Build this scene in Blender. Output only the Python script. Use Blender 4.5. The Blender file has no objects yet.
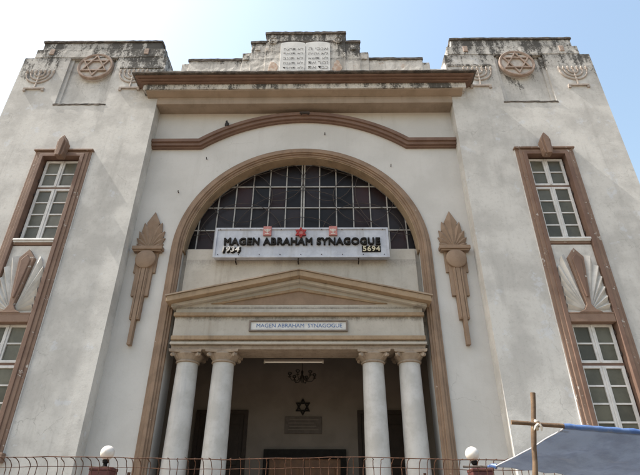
import bpy, bmesh, math, random
from mathutils import Vector, Matrix
random.seed(7)
R = math.radians
S = bpy.context.scene
col = S.collection

# ------------------------------------------------------------------ camera
cam_d = bpy.data.cameras.new('camera')
cam = bpy.data.objects.new('camera', cam_d); col.objects.link(cam)
cam_d.sensor_width = 36; cam_d.lens = 36 * 503 / 640; cam_d.clip_end = 2000
cam.matrix_world = (Matrix.Translation((.583, -10, 1.6)) @ Matrix.Rotation(R(.85), 4, 'Z')
                    @ Matrix.Rotation(R(120.3), 4, 'X') @ Matrix.Rotation(R(.27), 4, 'Z'))
S.camera = cam
# ------------------------------------------------------------------ sky and sun
TO_SUN = Vector((-11.0, -1.0, 15.4)).normalized()
w = bpy.data.worlds.new('World'); S.world = w; w.use_nodes = True
nt = w.node_tree
sky = nt.nodes.new('ShaderNodeTexSky'); sky.sky_type = 'NISHITA'; sky.sun_disc = False
sky.sun_elevation = math.asin(TO_SUN.z); sky.sun_rotation = math.atan2(TO_SUN.x, TO_SUN.y)
sky.air_density = 2.0; sky.dust_density = 4.0; sky.ozone_density = 1.0
nt.nodes['Background'].inputs['Strength'].default_value = .15
nt.links.new(sky.outputs[0], nt.nodes['Background'].inputs['Color'])
sun_d = bpy.data.lights.new('sun', 'SUN'); sun_d.energy = 5.0; sun_d.angle = R(.5); sun_d.color = (1, .94, .84)
sun = bpy.data.objects.new('sun', sun_d); col.objects.link(sun)
sun.rotation_euler = TO_SUN.to_track_quat('Z', 'Y').to_euler()
S.view_settings.view_transform = 'Standard'; S.view_settings.look = 'None'
S.view_settings.exposure = 0.85; S.view_settings.gamma = 1

# ------------------------------------------------------------------ materials
def N(nt, t, **kw):
    n = nt.nodes.new(t)
    for k, v in kw.items():
        if k in n.inputs: n.inputs[k].default_value = v
        else: setattr(n, k, v)
    return n
def ramp(nt, src, a, b, lo=0., hi=1.):
    n = N(nt, 'ShaderNodeMapRange', interpolation_type='SMOOTHSTEP')
    n.inputs[1].default_value = a; n.inputs[2].default_value = b
    n.inputs[3].default_value = lo; n.inputs[4].default_value = hi
    nt.links.new(src, n.inputs[0]); return n.outputs[0]
def mixc(nt, fac, a, b):
    n = N(nt, 'ShaderNodeMix', data_type='RGBA')
    for s, v in ((n.inputs[0], fac), (n.inputs[6], a), (n.inputs[7], b)):
        if hasattr(v, 'is_linked'): nt.links.new(v, s)
        elif isinstance(v, (int, float)): s.default_value = v
        else: s.default_value = (*v, 1)
    return n.outputs[2]
def math_(nt, op, a, b):
    n = N(nt, 'ShaderNodeMath', operation=op)
    for i, v in enumerate((a, b)):
        if hasattr(v, 'is_linked'): nt.links.new(v, n.inputs[i])
        else: n.inputs[i].default_value = v
    return n.outputs[0]
def noise(nt, vec, scale, detail=6, rough=.6, stretch=(1, 1, 1)):
    m = N(nt, 'ShaderNodeMapping'); m.inputs['Scale'].default_value = stretch
    nt.links.new(vec, m.inputs[0])
    n = N(nt, 'ShaderNodeTexNoise'); n.inputs['Scale'].default_value = scale
    n.inputs['Detail'].default_value = detail; n.inputs['Roughness'].default_value = rough
    nt.links.new(m.outputs[0], n.inputs[0]); return n.outputs[0]

def mat(name, c1, c2=None, scale=2., rough=.85, spec=.3, bump=0., bscale=30., streak=None, mold=None,
        fleck=None, patch=None, dirt=None, rand=0., trans=0., ledges=None, cracks=0.):
    """c1/c2 large blotches; streak=(colour, amount) vertical run-off; mold=(z_lo, z_hi, strength) black lichen growing
    denser with height; fleck=(colour, threshold, scale) flaked paint; patch=(colour, threshold, scale)"""
    m = bpy.data.materials.new(name); m.use_nodes = True
    nt = m.node_tree; bs = nt.nodes['Principled BSDF']; L = nt.links.new
    pos = N(nt, 'ShaderNodeNewGeometry').outputs['Position']
    colr = c1
    if c2: colr = mixc(nt, ramp(nt, noise(nt, pos, scale), .38, .64), c1, c2)
    if patch: colr = mixc(nt, ramp(nt, noise(nt, pos, patch[2], 8, .7), patch[1], patch[1] + .05, 0, patch[3] if len(patch) > 3 else .8), colr, patch[0])
    if streak: colr = mixc(nt, ramp(nt, noise(nt, pos, 3.2, 5, .65, (1, 1, .09)), .52, .72, 0, streak[1]), colr, streak[0])
    if dirt:   colr = mixc(nt, ramp(nt, noise(nt, pos, 14, 10, .75), .5, .7, 0, dirt[1]), colr, dirt[0])
    if fleck:  colr = mixc(nt, ramp(nt, noise(nt, pos, fleck[2], 8, .75), fleck[1], fleck[1] + .03, 0, .9), colr, fleck[0])
    if cracks:
        wob = N(nt, 'ShaderNodeVectorMath', operation='MULTIPLY_ADD'); nz = N(nt, 'ShaderNodeTexNoise'); nz.inputs['Scale'].default_value = 2.2; nz.inputs['Detail'].default_value = 6
        L(pos, nz.inputs[0]); L(nz.outputs['Color'], wob.inputs[0]); wob.inputs[1].default_value = (.9, .9, .9); L(pos, wob.inputs[2])
        vo = N(nt, 'ShaderNodeTexVoronoi', feature='DISTANCE_TO_EDGE'); vo.inputs['Scale'].default_value = .55; L(wob.outputs[0], vo.inputs[0])
        cr = math_(nt, 'MULTIPLY', ramp(nt, vo.outputs['Distance'], .001, .006, 1, 0), ramp(nt, noise(nt, pos, .7, 3), .5, .62, 0, cracks))
        colr = mixc(nt, cr, colr, (.13, .125, .12))
    if mold or ledges:
        sp = N(nt, 'ShaderNodeSeparateXYZ'); L(pos, sp.inputs[0]); Z = sp.outputs[2]
        fine = noise(nt, pos, 24, 8, .8); drip = noise(nt, pos, 5.5, 8, .75, (1, 1, .10))
        broken = math_(nt, 'ADD', math_(nt, 'MULTIPLY', drip, .6), math_(nt, 'MULTIPLY', fine, .65))      # about .62 on average
    if ledges:                                    # run-off stains hanging below ledges: (height, length, strength)
        for zl, ln, st in ledges:
            m_ = math_(nt, 'MULTIPLY', ramp(nt, Z, zl - ln, zl, 0, 1), ramp(nt, Z, zl + .01, zl + .03, 1, 0))
            k_ = math_(nt, 'ADD', broken, math_(nt, 'MULTIPLY', math_(nt, 'SUBTRACT', m_, 1), .45))
            colr = mixc(nt, math_(nt, 'MULTIPLY', ramp(nt, k_, .46, .74, 0, st), m_), colr, (.055, .052, .048))
    if mold:
        g = ramp(nt, Z, mold[0], mold[1], -.26, mold[2])
        a = noise(nt, pos, 1.5, 12, .74, (1, 1, .5))
        s = math_(nt, 'ADD', math_(nt, 'ADD', math_(nt, 'MULTIPLY', a, .8), math_(nt, 'MULTIPLY', math_(nt, 'SUBTRACT', broken, .5), .55)), g)
        colr = mixc(nt, ramp(nt, s, .38, .58, 0, .38), colr, (.25, .24, .225))
        colr = mixc(nt, ramp(nt, s, .535, .605, 0, .9), colr, (.05, .048, .046))
    if rand:
        oi = N(nt, 'ShaderNodeObjectInfo'); hs = N(nt, 'ShaderNodeHueSaturation')
        L(ramp(nt, oi.outputs['Random'], 0, 1, 1 - rand, 1 + rand), hs.inputs['Value'])
        if hasattr(colr, 'is_linked'): L(colr, hs.inputs['Color'])
        else: hs.inputs['Color'].default_value = (*colr, 1)
        colr = hs.outputs[0]
    if hasattr(colr, 'is_linked'): L(colr, bs.inputs['Base Color'])
    else: bs.inputs['Base Color'].default_value = (*colr, 1)
    bs.inputs['Roughness'].default_value = rough
    bs.inputs['Specular IOR Level'].default_value = spec
    if trans: bs.inputs['Transmission Weight'].default_value = trans
    if bump:
        h = math_(nt, 'ADD', math_(nt, 'MULTIPLY', noise(nt, pos, bscale, 8, .65), .5),
                  math_(nt, 'MULTIPLY', noise(nt, pos, bscale * .13, 5, .6), .75))
        bp = N(nt, 'ShaderNodeBump'); bp.inputs['Strength'].default_value = bump; bp.inputs['Distance'].default_value = .02
        L(h, bp.inputs['Height']); L(bp.outputs[0], bs.inputs['Normal'])
    return m

M = {}
M['tower'] = mat('tower_plaster', (.575, .57, .56), (.45, .445, .438), 1.3, .9, .2, .24, 30, streak=((.33, .325, .32), .45),
                 mold=(9.6, 14.0, .13), ledges=[(13.80, .30, .8), (13.50, .32, .7), (13.16, .40, .55), (12.70, .35, .35)],
                 patch=((.58, .62, .69), .59, 2.3, .42), dirt=((.27, .265, .25), .35), cracks=.3)
M['wall'] = mat('central_plaster', (.545, .54, .535), (.49, .485, .478), .8, .9, .2, .3, 26, streak=((.40, .39, .38), .3), dirt=((.40, .385, .365), .22), cracks=.22)
M['parapet'] = mat('parapet_plaster', (.64, .625, .605), (.50, .48, .455), 2.2, .9, .2, .6, 24, patch=((.46, .35, .28), .60, 3.1, .6), streak=((.20, .19, .18), .55), mold=(11.2, 14.1, .15), ledges=[(14.10, .45, .8), (13.74, .4, .75), (13.38, .35, .7), (13.08, .35, .7)], dirt=((.24, .23, .22), .4))
M['cornice_weathered'] = mat('cornice_weathered', (.68, .67, .65), (.56, .54, .52), 4, .9, .2, .6, 30, streak=((.05, .05, .05), .55), mold=(9.5, 12.2, .12), ledges=[(11.82, .2, .9), (12.76, .1, .7), (11.37, .1, .8)], dirt=((.10, .10, .097), .5))
M['cornice_top'] = mat('cornice_top', (.12, .105, .095), (.06, .055, .052), 5, .95, .1, .6, 30, dirt=((.3, .27, .24), .5))
M['cornice_beige'] = mat('cornice_beige', (.31, .25, .20), (.26, .21, .165), 2, .9, .2, .2, 25, streak=((.17, .135, .10), .35))
M['brown'] = mat('brown_paint', (.175, .112, .087), (.145, .09, .07), 3, .7, .3, .25, 40, fleck=((.55, .5, .46), .735, 9), streak=((.13, .075, .05), .35))  # base darkened to carry the cornice's shade on the arched moulding
M['brown_worn'] = mat('brown_paint_worn', (.225, .153, .118), (.185, .123, .095), 3, .75, .3, .35, 40, fleck=((.5, .475, .45), .61, 6), streak=((.14, .08, .055), .4))
M['torch'] = mat('torch_paint', (.265, .19, .138), (.215, .152, .11), 3, .75, .3, .2, 40, dirt=((.17, .10, .07), .3))
M['trim'] = mat('trim_paint', (.26, .183, .132), (.205, .143, .103), 3, .75, .3, .3, 40, fleck=((.5, .46, .42), .66, 8), streak=((.11, .07, .05), .4))
M['tan'] = mat('tan_paint', (.32, .24, .165), (.27, .20, .135), 3, .8, .25, .3, 30, streak=((.13, .095, .065), .6), dirt=((.15, .11, .08), .45))
M['ent'] = mat('entablature_plaster', (.45, .425, .39), (.40, .375, .34), 2, .85, .25, .25, 28, streak=((.28, .25, .21), .55), dirt=((.27, .245, .215), .35), ledges=[(5.455, .28, .65), (4.945, .1, .6), (5.66, .1, .5), (6.9, .5, .35)])
M['capital'] = mat('capital_stone', (.33, .275, .225), (.27, .22, .18), 5, .85, .2, .5, 30, dirt=((.13, .10, .08), .6))
M['marble'] = mat('column_marble', (.50, .50, .505), (.41, .405, .40), 2.4, .5, .4, .12, 15, streak=((.33, .34, .365), .6), dirt=((.33, .32, .31), .4), fleck=((.3, .29, .28), .70, 4))
M['white'] = mat('window_paint', (.64, .64, .645), (.54, .54, .545), 5, .6, .3, .2, 40, fleck=((.28, .26, .24), .70, 10), dirt=((.34, .33, .32), .35))
M['ray'] = mat('sunburst_plaster', (.62, .61, .595), (.52, .51, .495), 4, .9, .2, .3, 30, dirt=((.36, .34, .32), .4))
M['pane'] = mat('frosted_pane', (.11, .107, .084), (.08, .078, .062), 3, .35, .35, 0, rand=.3)
M['dark_pane'] = mat('dark_pane', (.016, .012, .014), (.011, .009, .011), 3, .42, .22, 0, rand=.6)
M['red_pane'] = mat('reddish_pane', (.028, .013, .014), (.02, .011, .012), 3, .42, .22, 0, rand=.4)
M['muntin'] = mat('muntin_paint', (.36, .355, .35), (.27, .265, .26), 6, .6, .3)
M['iron'] = mat('dark_iron', (.045, .038, .036), (.065, .05, .044), 10, .7, .3)
M['stone_dark'] = mat('relief_brown', (.35, .28, .245), (.27, .21, .18), 6, .9, .2, .4, 30, dirt=((.14, .11, .095), .5))
M['stone_pink'] = mat('medallion_disc', (.50, .475, .455), (.42, .39, .37), 6, .9, .2, .4, 30, dirt=((.26, .22, .2), .5))
M['relief'] = mat('relief_grey', (.43, .385, .355), (.34, .30, .275), 8, .9, .2, .4, 30, dirt=((.16, .13, .12), .6))
M['tablet'] = mat('tablet_marble', (.60, .61, .62), (.52, .53, .54), 3, .7, .3, .1, 20, dirt=((.42, .42, .42), .35))
M['engrave'] = mat('engraved_paint', (.15, .15, .16), (.36, .36, .36), 9, .9, .1)
M['lion'] = mat('relief_figure', (.42, .30, .235), (.54, .48, .43), 9, .9, .2, .5, 25)
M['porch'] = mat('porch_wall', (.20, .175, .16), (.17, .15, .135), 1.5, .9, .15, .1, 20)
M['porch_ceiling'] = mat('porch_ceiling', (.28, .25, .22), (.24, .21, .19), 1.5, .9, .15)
M['door_dark'] = mat('dark_door_wood', (.035, .024, .02), (.025, .018, .015), 6, .6, .3)
M['door_brown'] = mat('brown_door_wood', (.16, .075, .035), (.11, .05, .025), 8, .5, .4)
M['black'] = mat('black_paint', (.012, .011, .011), (.018, .017, .016), 8, .8, .15)
M['sign'] = mat('sign_enamel', (.46, .485, .55), (.38, .40, .465), 3, .45, .4, .05, 20, streak=((.27, .26, .26), .55), dirt=((.24, .23, .23), .35), fleck=((.12, .08, .06), .70, 6))
M['red'] = mat('red_plastic', (.33, .022, .018), (.24, .02, .018), 8, .5, .4)
M['pink'] = mat('faded_red', (.44, .19, .18), (.36, .15, .145), 9, .6, .3)
M['year'] = mat('year_white', (.62, .60, .58), None, rough=.6)
M['year2'] = mat('year_cream', (.50, .46, .34), None, rough=.6)
M['blue_letter'] = mat('blue_paint', (.06, .13, .30), (.12, .18, .34), 14, .8, .2)
M['plate'] = mat('nameplate_marble', (.60, .60, .60), (.5, .5, .5), 6, .5, .3, dirt=((.35, .33, .32), .4))
M['plate_frame'] = mat('nameplate_frame', (.16, .14, .13), (.20, .17, .15), 8, .8, .2)
M['plaque_slate'] = mat('plaque_slate', (.085, .072, .068), (.11, .095, .088), 8, .8, .2)
M['tube'] = mat('white_tube', (.7, .7, .7), None, rough=.3)
M['brass'] = mat('dark_brass', (.02, .016, .012), None, rough=.4)
M['rust'] = mat('rusty_wire', (.11, .055, .035), (.06, .035, .028), 30, .85, .2, fleck=((.22, .11, .06), .6, 25))
M['globe'] = mat('opal_globe', (.70, .66, .63), (.60, .56, .53), 5, .35, .5, dirt=((.45, .41, .37), .5))
M['maroon'] = mat('maroon_stone', (.10, .034, .032), (.07, .026, .025), 20, .6, .3, dirt=((.2, .11, .10), .5))
M['bamboo'] = mat('weathered_bamboo', (.17, .115, .075), (.10, .066, .044), 7, .8, .2, .5, 25, streak=((.08, .05, .035), .5))
M['cloth'] = mat('knot_cloth', (.6, .56, .5), (.45, .4, .35), 20, .95, .1, .3, 40)
M['ground'] = mat('ground_dust', (.29, .22, .15), (.23, .175, .12), .4, .95, .1, .3, 10)
M['asphalt'] = mat('asphalt', (.06, .058, .055), (.05, .048, .046), .8, .9, .2, .4, 40, dirt=((.14, .12, .10), .4))
M['paving'] = mat('compound_paving', (.28, .235, .185), (.23, .195, .155), 1.2, .9, .2, .3, 14)
M['bird'] = mat('dark_feathers', (.018, .018, .02), (.03, .03, .034), 20, .7, .3)
M['lowwall'] = mat('boundary_plaster', (.42, .38, .32), (.33, .30, .26), 1.5, .9, .2, .4, 20, streak=((.2, .18, .15), .5))
# thin woven plastic sheet: reflects and lets light through
m = bpy.data.materials.new('tarpaulin'); m.use_nodes = True; nt = m.node_tree; bs = nt.nodes['Principled BSDF']
pos = N(nt, 'ShaderNodeNewGeometry').outputs['Position']
c = mixc(nt, ramp(nt, noise(nt, pos, 2.5, 8, .7, (1, 1, 1)), .4, .65), (.30, .37, .49), (.225, .285, .395))
c = mixc(nt, ramp(nt, noise(nt, pos, 9, 8, .7, (.2, 1, 1)), .56, .7, 0, .5), c, (.36, .39, .45))
nt.links.new(c, bs.inputs['Base Color']); bs.inputs['Roughness'].default_value = .6
bp = N(nt, 'ShaderNodeBump'); bp.inputs['Strength'].default_value = .6; bp.inputs['Distance'].default_value = .03
nt.links.new(noise(nt, pos, 6, 6, .6, (1, .5, 1)), bp.inputs['Height']); nt.links.new(bp.outputs[0], bs.inputs['Normal'])
tr = N(nt, 'ShaderNodeBsdfTranslucent'); nt.links.new(c, tr.inputs[0])
mx = N(nt, 'ShaderNodeMixShader'); mx.inputs[0].default_value = .42
nt.links.new(bs.outputs[0], mx.inputs[1]); nt.links.new(tr.outputs[0], mx.inputs[2])
nt.links.new(mx.outputs[0], nt.nodes['Material Output'].inputs[0]); M['tarp'] = m
M['tarp_rope'] = mat('pale_cord', (.5, .53, .6), (.4, .43, .5), 20, .8, .2)
M['tarp_edge'] = mat('tarpaulin_hem', (.05, .105, .28), (.085, .145, .30), 9, .45, .35, .4, 14, dirt=((.25, .28, .36), .3))

# ------------------------------------------------------------------ mesh helpers
class MB:
    def __init__(s): s.v = []; s.f = []
    def _add(s, vs, fs):
        o = len(s.v); s.v += [tuple(p) for p in vs]; s.f += [tuple(i + o for i in f) for f in fs]; return s
    def box(s, x0, x1, y0, y1, z0, z1):
        vs = [(x, y, z) for z in (z0, z1) for y in (y0, y1) for x in (x0, x1)]
        return s._add(vs, [(0, 1, 5, 4), (1, 3, 7, 5), (3, 2, 6, 7), (2, 0, 4, 6), (4, 5, 7, 6), (0, 2, 3, 1)])
    def slab(s, poly, y0, y1):                 # poly in xz, extruded along y
        n = len(poly)
        vs = [(x, y0, z) for x, z in poly] + [(x, y1, z) for x, z in poly]
        fs = [tuple(range(n)), tuple(range(2 * n - 1, n - 1, -1))] + [(i, (i + 1) % n, n + (i + 1) % n, n + i) for i in range(n)]
        return s._add(vs, fs)
    def prism(s, prof, x0, x1, x0b=None, x1b=None):   # prof in yz, extruded along x
        n = len(prof)
        vs = [(x0, y, z) for y, z in prof] + [(x1, y, z) for y, z in prof]
        return s._add(vs, [tuple(range(n)), tuple(range(2 * n - 1, n - 1, -1))] + [(i, (i + 1) % n, n + (i + 1) % n, n + i) for i in range(n)])
    def strip(s, inner, outer, y0, y1):        # band between two xz polylines, extruded along y
        n = len(inner); vs = []
        for (a, b), (c, d) in zip(inner, outer): vs += [(a, y0, b), (c, y0, d), (c, y1, d), (a, y1, b)]
        fs = [(0, 1, 2, 3), tuple(4 * (n - 1) + k for k in (3, 2, 1, 0))]
        for i in range(n - 1):
            o = 4 * i
            for k in range(4): fs.append((o + k, o + (k + 1) % 4, o + 4 + (k + 1) % 4, o + 4 + k))
        return s._add(vs, fs)
    def tube(s, pts, r, n=8, closed=False):
        pts = [Vector(p) for p in pts]; m = len(pts); vs = []; prev = None
        rr = r if isinstance(r, (list, tuple)) else [r] * m
        for i, p in enumerate(pts):
            if closed: t = pts[(i + 1) % m] - pts[i - 1]
            else: t = pts[min(i + 1, m - 1)] - pts[max(i - 1, 0)]
            t.normalize()
            if prev is None: a = t.orthogonal().normalized()
            else: a = (prev - t * prev.dot(t)).normalized()
            prev = a; b = t.cross(a)
            vs += [p + (a * math.cos(2 * math.pi * k / n) + b * math.sin(2 * math.pi * k / n)) * rr[i] for k in range(n)]
        fs = []
        for i in range(m if closed else m - 1):
            j = (i + 1) % m
            for k in range(n): fs.append((i * n + k, i * n + (k + 1) % n, j * n + (k + 1) % n, j * n + k))
        if not closed: fs += [tuple(range(n - 1, -1, -1)), tuple(range((m - 1) * n, m * n))]
        return s._add(vs, fs)
    def lathe(s, prof, n=24, c=(0, 0, 0), axis='Z'):
        vs = []; m = len(prof)
        for r, h in prof:
            for k in range(n):
                a = 2 * math.pi * k / n; x, y = r * math.cos(a), r * math.sin(a)
                vs.append((c[0] + x, c[1] + y, c[2] + h) if axis == 'Z' else (c[0] + x, c[1] - h, c[2] + y))
        fs = [(i * n + k, i * n + (k + 1) % n, (i + 1) * n + (k + 1) % n, (i + 1) * n + k) for i in range(m - 1) for k in range(n)]
        fs += [tuple(range(n)), tuple(range((m - 1) * n, m * n))]
        return s._add(vs, fs)
    def plate(s, x0, x1, z0, z1, holes, y0, y1, dx=.5):   # wall slab with rectangular openings
        xs = sorted({x0, x1, *[h[0] for h in holes], *[h[1] for h in holes]}); zs = sorted({z0, z1, *[h[2] for h in holes], *[h[3] for h in holes]})
        solid = {}
        for i in range(len(xs) - 1):
            for j in range(len(zs) - 1):
                cx, cz = (xs[i] + xs[i + 1]) / 2, (zs[j] + zs[j + 1]) / 2
                solid[i, j] = not any(h[0] < cx < h[1] and h[2] < cz < h[3] for h in holes)
        idx = {}
        def V(i, j, y):
            k = (i, j, y)
            if k not in idx: idx[k] = len(s.v); s.v.append((xs[i], y, zs[j]))
            return idx[k]
        for (i, j), ok in solid.items():
            if not ok: continue
            s.f.append((V(i, j, y0), V(i + 1, j, y0), V(i + 1, j + 1, y0), V(i, j + 1, y0)))
            s.f.append((V(i, j, y1), V(i, j + 1, y1), V(i + 1, j + 1, y1), V(i + 1, j, y1)))
            for (di, dj, a, b) in ((-1, 0, (i, j), (i, j + 1)), (1, 0, (i + 1, j), (i + 1, j + 1)), (0, -1, (i, j), (i + 1, j)), (0, 1, (i, j + 1), (i + 1, j + 1))):
                if not solid.get((i + di, j + dj), False):
                    s.f.append((V(*a, y0), V(*b, y0), V(*b, y1), V(*a, y1)))
        return s
    def mirror(s):
        s.v = [(-x, y, z) for x, y, z in s.v]; s.f = [tuple(reversed(f)) for f in s.f]; return s
    def mesh(s, name, material, smooth=False, jitter=0., cut=0.):
        bm = bmesh.new(); vs = [bm.verts.new(v) for v in s.v]
        for f in s.f:
            try: bm.faces.new([vs[i] for i in f])
            except ValueError: pass
        bmesh.ops.recalc_face_normals(bm, faces=bm.faces)
        if cut:                                   # crumbled edges: split long edges and shake them a little
            for _ in range(6):
                es = [e for e in bm.edges if e.calc_length() > cut]
                if not es: break
                bmesh.ops.subdivide_edges(bm, edges=es, cuts=1, use_grid_fill=True)
            rnd = random.Random(len(s.v))
            for v in bm.verts: v.co += Vector((rnd.uniform(-1, 1), rnd.uniform(-.5, .5), rnd.uniform(-1, 1))) * jitter
        me = bpy.data.meshes.new(name); bm.to_mesh(me); bm.free()
        me.materials.append(material)
        if smooth:
            me.polygons.foreach_set('use_smooth', [True] * len(me.polygons))
        return me
    def build(s, name, material, parent=None, smooth=False, bevel=0., jitter=0., cut=0., loc=None):
        o = bpy.data.objects.new(name, s.mesh(name, M[material], smooth, jitter, cut)); col.objects.link(o)
        if parent is not None: o.parent = parent
        if loc: o.location = loc
        if bevel:
            b = o.modifiers.new('bevel', 'BEVEL'); b.width = bevel; b.segments = 2; b.limit_method = 'ANGLE'; b.angle_limit = R(35)
        if smooth:
            e = o.modifiers.new('edges', 'EDGE_SPLIT'); e.split_angle = R(40)
        return o
def tag(o, label, cat=None, group=None, kind=None):
    if label: o['label'] = label
    if cat: o['category'] = cat
    if group: o['group'] = group
    if kind: o['kind'] = kind
    return o
def empty(name, loc=(0, 0, 0), parent=None):
    o = bpy.data.objects.new(name, None); col.objects.link(o); o.location = loc; o.empty_display_size = .2
    if parent is not None: o.parent = parent
    return o
def text(name, body, material, parent, x0, x1, z0, z1, y, depth=.01, offset=0., spacing=1., shear=0., bold=0.):
    cu = bpy.data.curves.new(name, 'FONT'); cu.body = body; cu.extrude = .5; cu.offset = offset; cu.space_character = spacing; cu.shear = shear
    cu.resolution_u = 3
    if bold: cu.bevel_depth = bold; cu.bevel_resolution = 0
    o = bpy.data.objects.new(name, cu); col.objects.link(o)
    bpy.context.view_layer.update()
    me = bpy.data.meshes.new_from_object(o.evaluated_get(bpy.context.evaluated_depsgraph_get()))
    bpy.data.objects.remove(o); bpy.data.curves.remove(cu)
    if not me.vertices: return None
    xs = [v.co.x for v in me.vertices]; ys = [v.co.y for v in me.vertices]
    ax, bx, ay, by = min(xs), max(xs), min(ys), max(ys)
    for v in me.vertices:
        a, b, c = v.co
        v.co = (x0 + (a - ax) / (bx - ax) * (x1 - x0), y - depth / 2 - c * depth, z0 + (b - ay) / (by - ay) * (z1 - z0))
    me.materials.clear(); me.materials.append(M[material]); me.name = name
    o = bpy.data.objects.new(name, me); col.objects.link(o); o.parent = parent
    return o
def arc(cx, cz, r, a0, a1, n): return [(cx + r * math.cos(R(a0 + (a1 - a0) * i / n)), cz + r * math.sin(R(a0 + (a1 - a0) * i / n))) for i in range(n + 1)]
def arch_line(r, zc, zb, n=48): return [(-r, zb)] + arc(0, zc, r, 180, 0, n) + [(r, zb)]

def split_letters(o, name):
    bm = bmesh.new(); bm.from_mesh(o.data); todo = set(bm.verts); isl = []
    while todo:
        st = [todo.pop()]; g = []
        while st:
            v = st.pop(); g.append(v)
            for e in v.link_edges:
                w_ = e.other_vert(v)
                if w_ in todo: todo.remove(w_); st.append(w_)
        isl.append(g)
    for g in isl:
        ix = {v: k for k, v in enumerate(g)}; c = sum((v.co for v in g), Vector()) / len(g)
        me = bpy.data.meshes.new(name)
        me.from_pydata([v.co - c for v in g], [], [[ix[v] for v in f.verts] for f in bm.faces if f.verts[0] in ix]); me.materials.append(o.data.materials[0])
        q = bpy.data.objects.new(name, me); col.objects.link(q); q.parent = o.parent; q.location = c; q.rotation_euler = (R(random.uniform(-3, 3)), R(random.uniform(-3.5, 3.5)), 0)
    bm.free(); bpy.data.objects.remove(o)
# ------------------------------------------------------------------ ground
o = MB()._add([(-300, -300, 0), (300, -300, 0), (300, 300, 0), (-300, 300, 0)], [(0, 1, 2, 3)]).build('ground', 'ground'); o['kind'] = 'structure'
o = MB()._add([(-300, -16, .004), (300, -16, .004), (300, -5.9, .004), (-300, -5.9, .004)], [(0, 1, 2, 3)]).build('road', 'asphalt'); o['kind'] = 'structure'
o = MB().box(-60, 60, -5.9, -3.95, -.2, .13).build('pavement', 'paving', bevel=.015); o['kind'] = 'structure'
o = MB().box(-14, 14, -3.55, -.36, -.2, .05).build('courtyard', 'paving'); o['kind'] = 'structure'

# ------------------------------------------------------------------ the synagogue
T = -.35                                         # front plane of the two towers; the central wall stands at y = 0
SYN = empty('synagogue')
tag(SYN, 'tall weathered white art deco synagogue with brown trim, twin towers and columned arched entrance', 'building')

# central wall with the great arch
RA, ZC = 2.70, 7.10
wall = MB()
line = arch_line(RA, ZC, .05)
wall.slab([(-3.9, .05)] + line + [(3.9, .05), (3.9, 12.1), (-3.9, 12.1)], 0, .55)
cw = wall.build('central_wall', 'wall', SYN)
MB().box(-3.9, 3.9, 2.85, 12, .05, 11.7).build('rear_block', 'wall', SYN)
MB().box(-3.9, 3.9, .55, 2.85, 5.9, 11.7).build('upper_block', 'wall', SYN)
for sg in (-1, 1):
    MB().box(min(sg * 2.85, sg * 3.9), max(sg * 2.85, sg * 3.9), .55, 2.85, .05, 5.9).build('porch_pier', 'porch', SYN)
# arch trim: three stepped bands of brown plaster
tr = empty('arch_trim', (0, 0, 0), SYN)
MB().strip(arch_line(2.69, ZC, .05), arch_line(2.955, ZC, .05), -.05, .02).build('outer_band', 'trim', tr, bevel=.006)
MB().strip(arch_line(2.74, ZC, .05), arch_line(2.905, ZC, .05), -.085, -.04).build('middle_band', 'trim', tr, bevel=.008)
MB().strip(arch_line(2.78, ZC, .05), arch_line(2.85, ZC, .05), -.115, -.07).build('inner_bead', 'trim', tr, bevel=.012)

for x_, z_ in ((-3.02, 8.72), (2.20, 9.50), (.55, 10.55), (-2.45, 9.75)):
    MB().tube([(x_, .01, z_), (x_, -.05, z_), (x_, -.06, z_ + .03)], .012, 6).build('hook', 'iron', SYN)
MB().strip(arc(0, ZC, 2.665, 180, 0, 48), arc(0, ZC, 2.698, 180, 0, 48), -.03, .26).build('reveal_lining', 'tan', tr)
# infill below the lunette
MB().box(-2.60, 2.60, .08, .58, 4.95, 7.19).build('infill_wall', 'ent', SYN, bevel=.01)
MB().box(-2.70, 2.70, .20, .60, 4.96, 7.24).build('infill_backing', 'ent', SYN)

# lunette window
LUN = empty('lunette_window', (0, .27, 7.24), SYN)
def clip_circle(poly, r, cz, n=72):
    pts = [(r * math.cos(2 * math.pi * i / n), cz + r * math.sin(2 * math.pi * i / n)) for i in range(n)]
    for i in range(n):
        (ax, az), (bx, bz) = pts[i], pts[(i + 1) % n]; out = []
        if not poly: return []
        d = lambda p: (bx - ax) * (p[1] - az) - (bz - az) * (p[0] - ax)
        for j in range(len(poly)):
            p, q = poly[j - 1], poly[j]; dp, dq = d(p), d(q)
            if (dp < 0) != (dq < 0):
                t = dp / (dp - dq); out.append((p[0] + (q[0] - p[0]) * t, p[1] + (q[1] - p[1]) * t))
            if dq >= 0: out.append(q)
        poly = out
    return poly
zs = [7.24, 7.81, 8.456, 9.087, 9.86]; CW = .4145
rl = random.Random(3)
for i in range(-7, 7):
    for j in range(len(zs) - 1):
        x0, x1 = i * CW + .012, (i + 1) * CW - .012
        p = clip_circle([(x0, zs[j] + .012), (x1, zs[j] + .012), (x1, zs[j + 1] - .012), (x0, zs[j + 1] - .012)], RA - .03, ZC)
        if len(p) < 3: continue
        ar = abs(sum(p[k - 1][0] * p[k][1] - p[k][0] * p[k - 1][1] for k in range(len(p)))) / 2
        if ar < .006: continue
        cx = sum(a for a, b in p) / len(p); cz = sum(b for a, b in p) / len(p)
        tilt = rl.uniform(-.006, .006)
        MB().slab([(a - cx, b - cz) for a, b in p], tilt, tilt + .008).build('pane', 'red_pane' if rl.random() < .14 else 'dark_pane', LUN, loc=(cx, .035, cz - 7.24))
def chord(x): return ZC + math.sqrt(max(RA * RA - x * x, 0)) - .01
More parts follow.
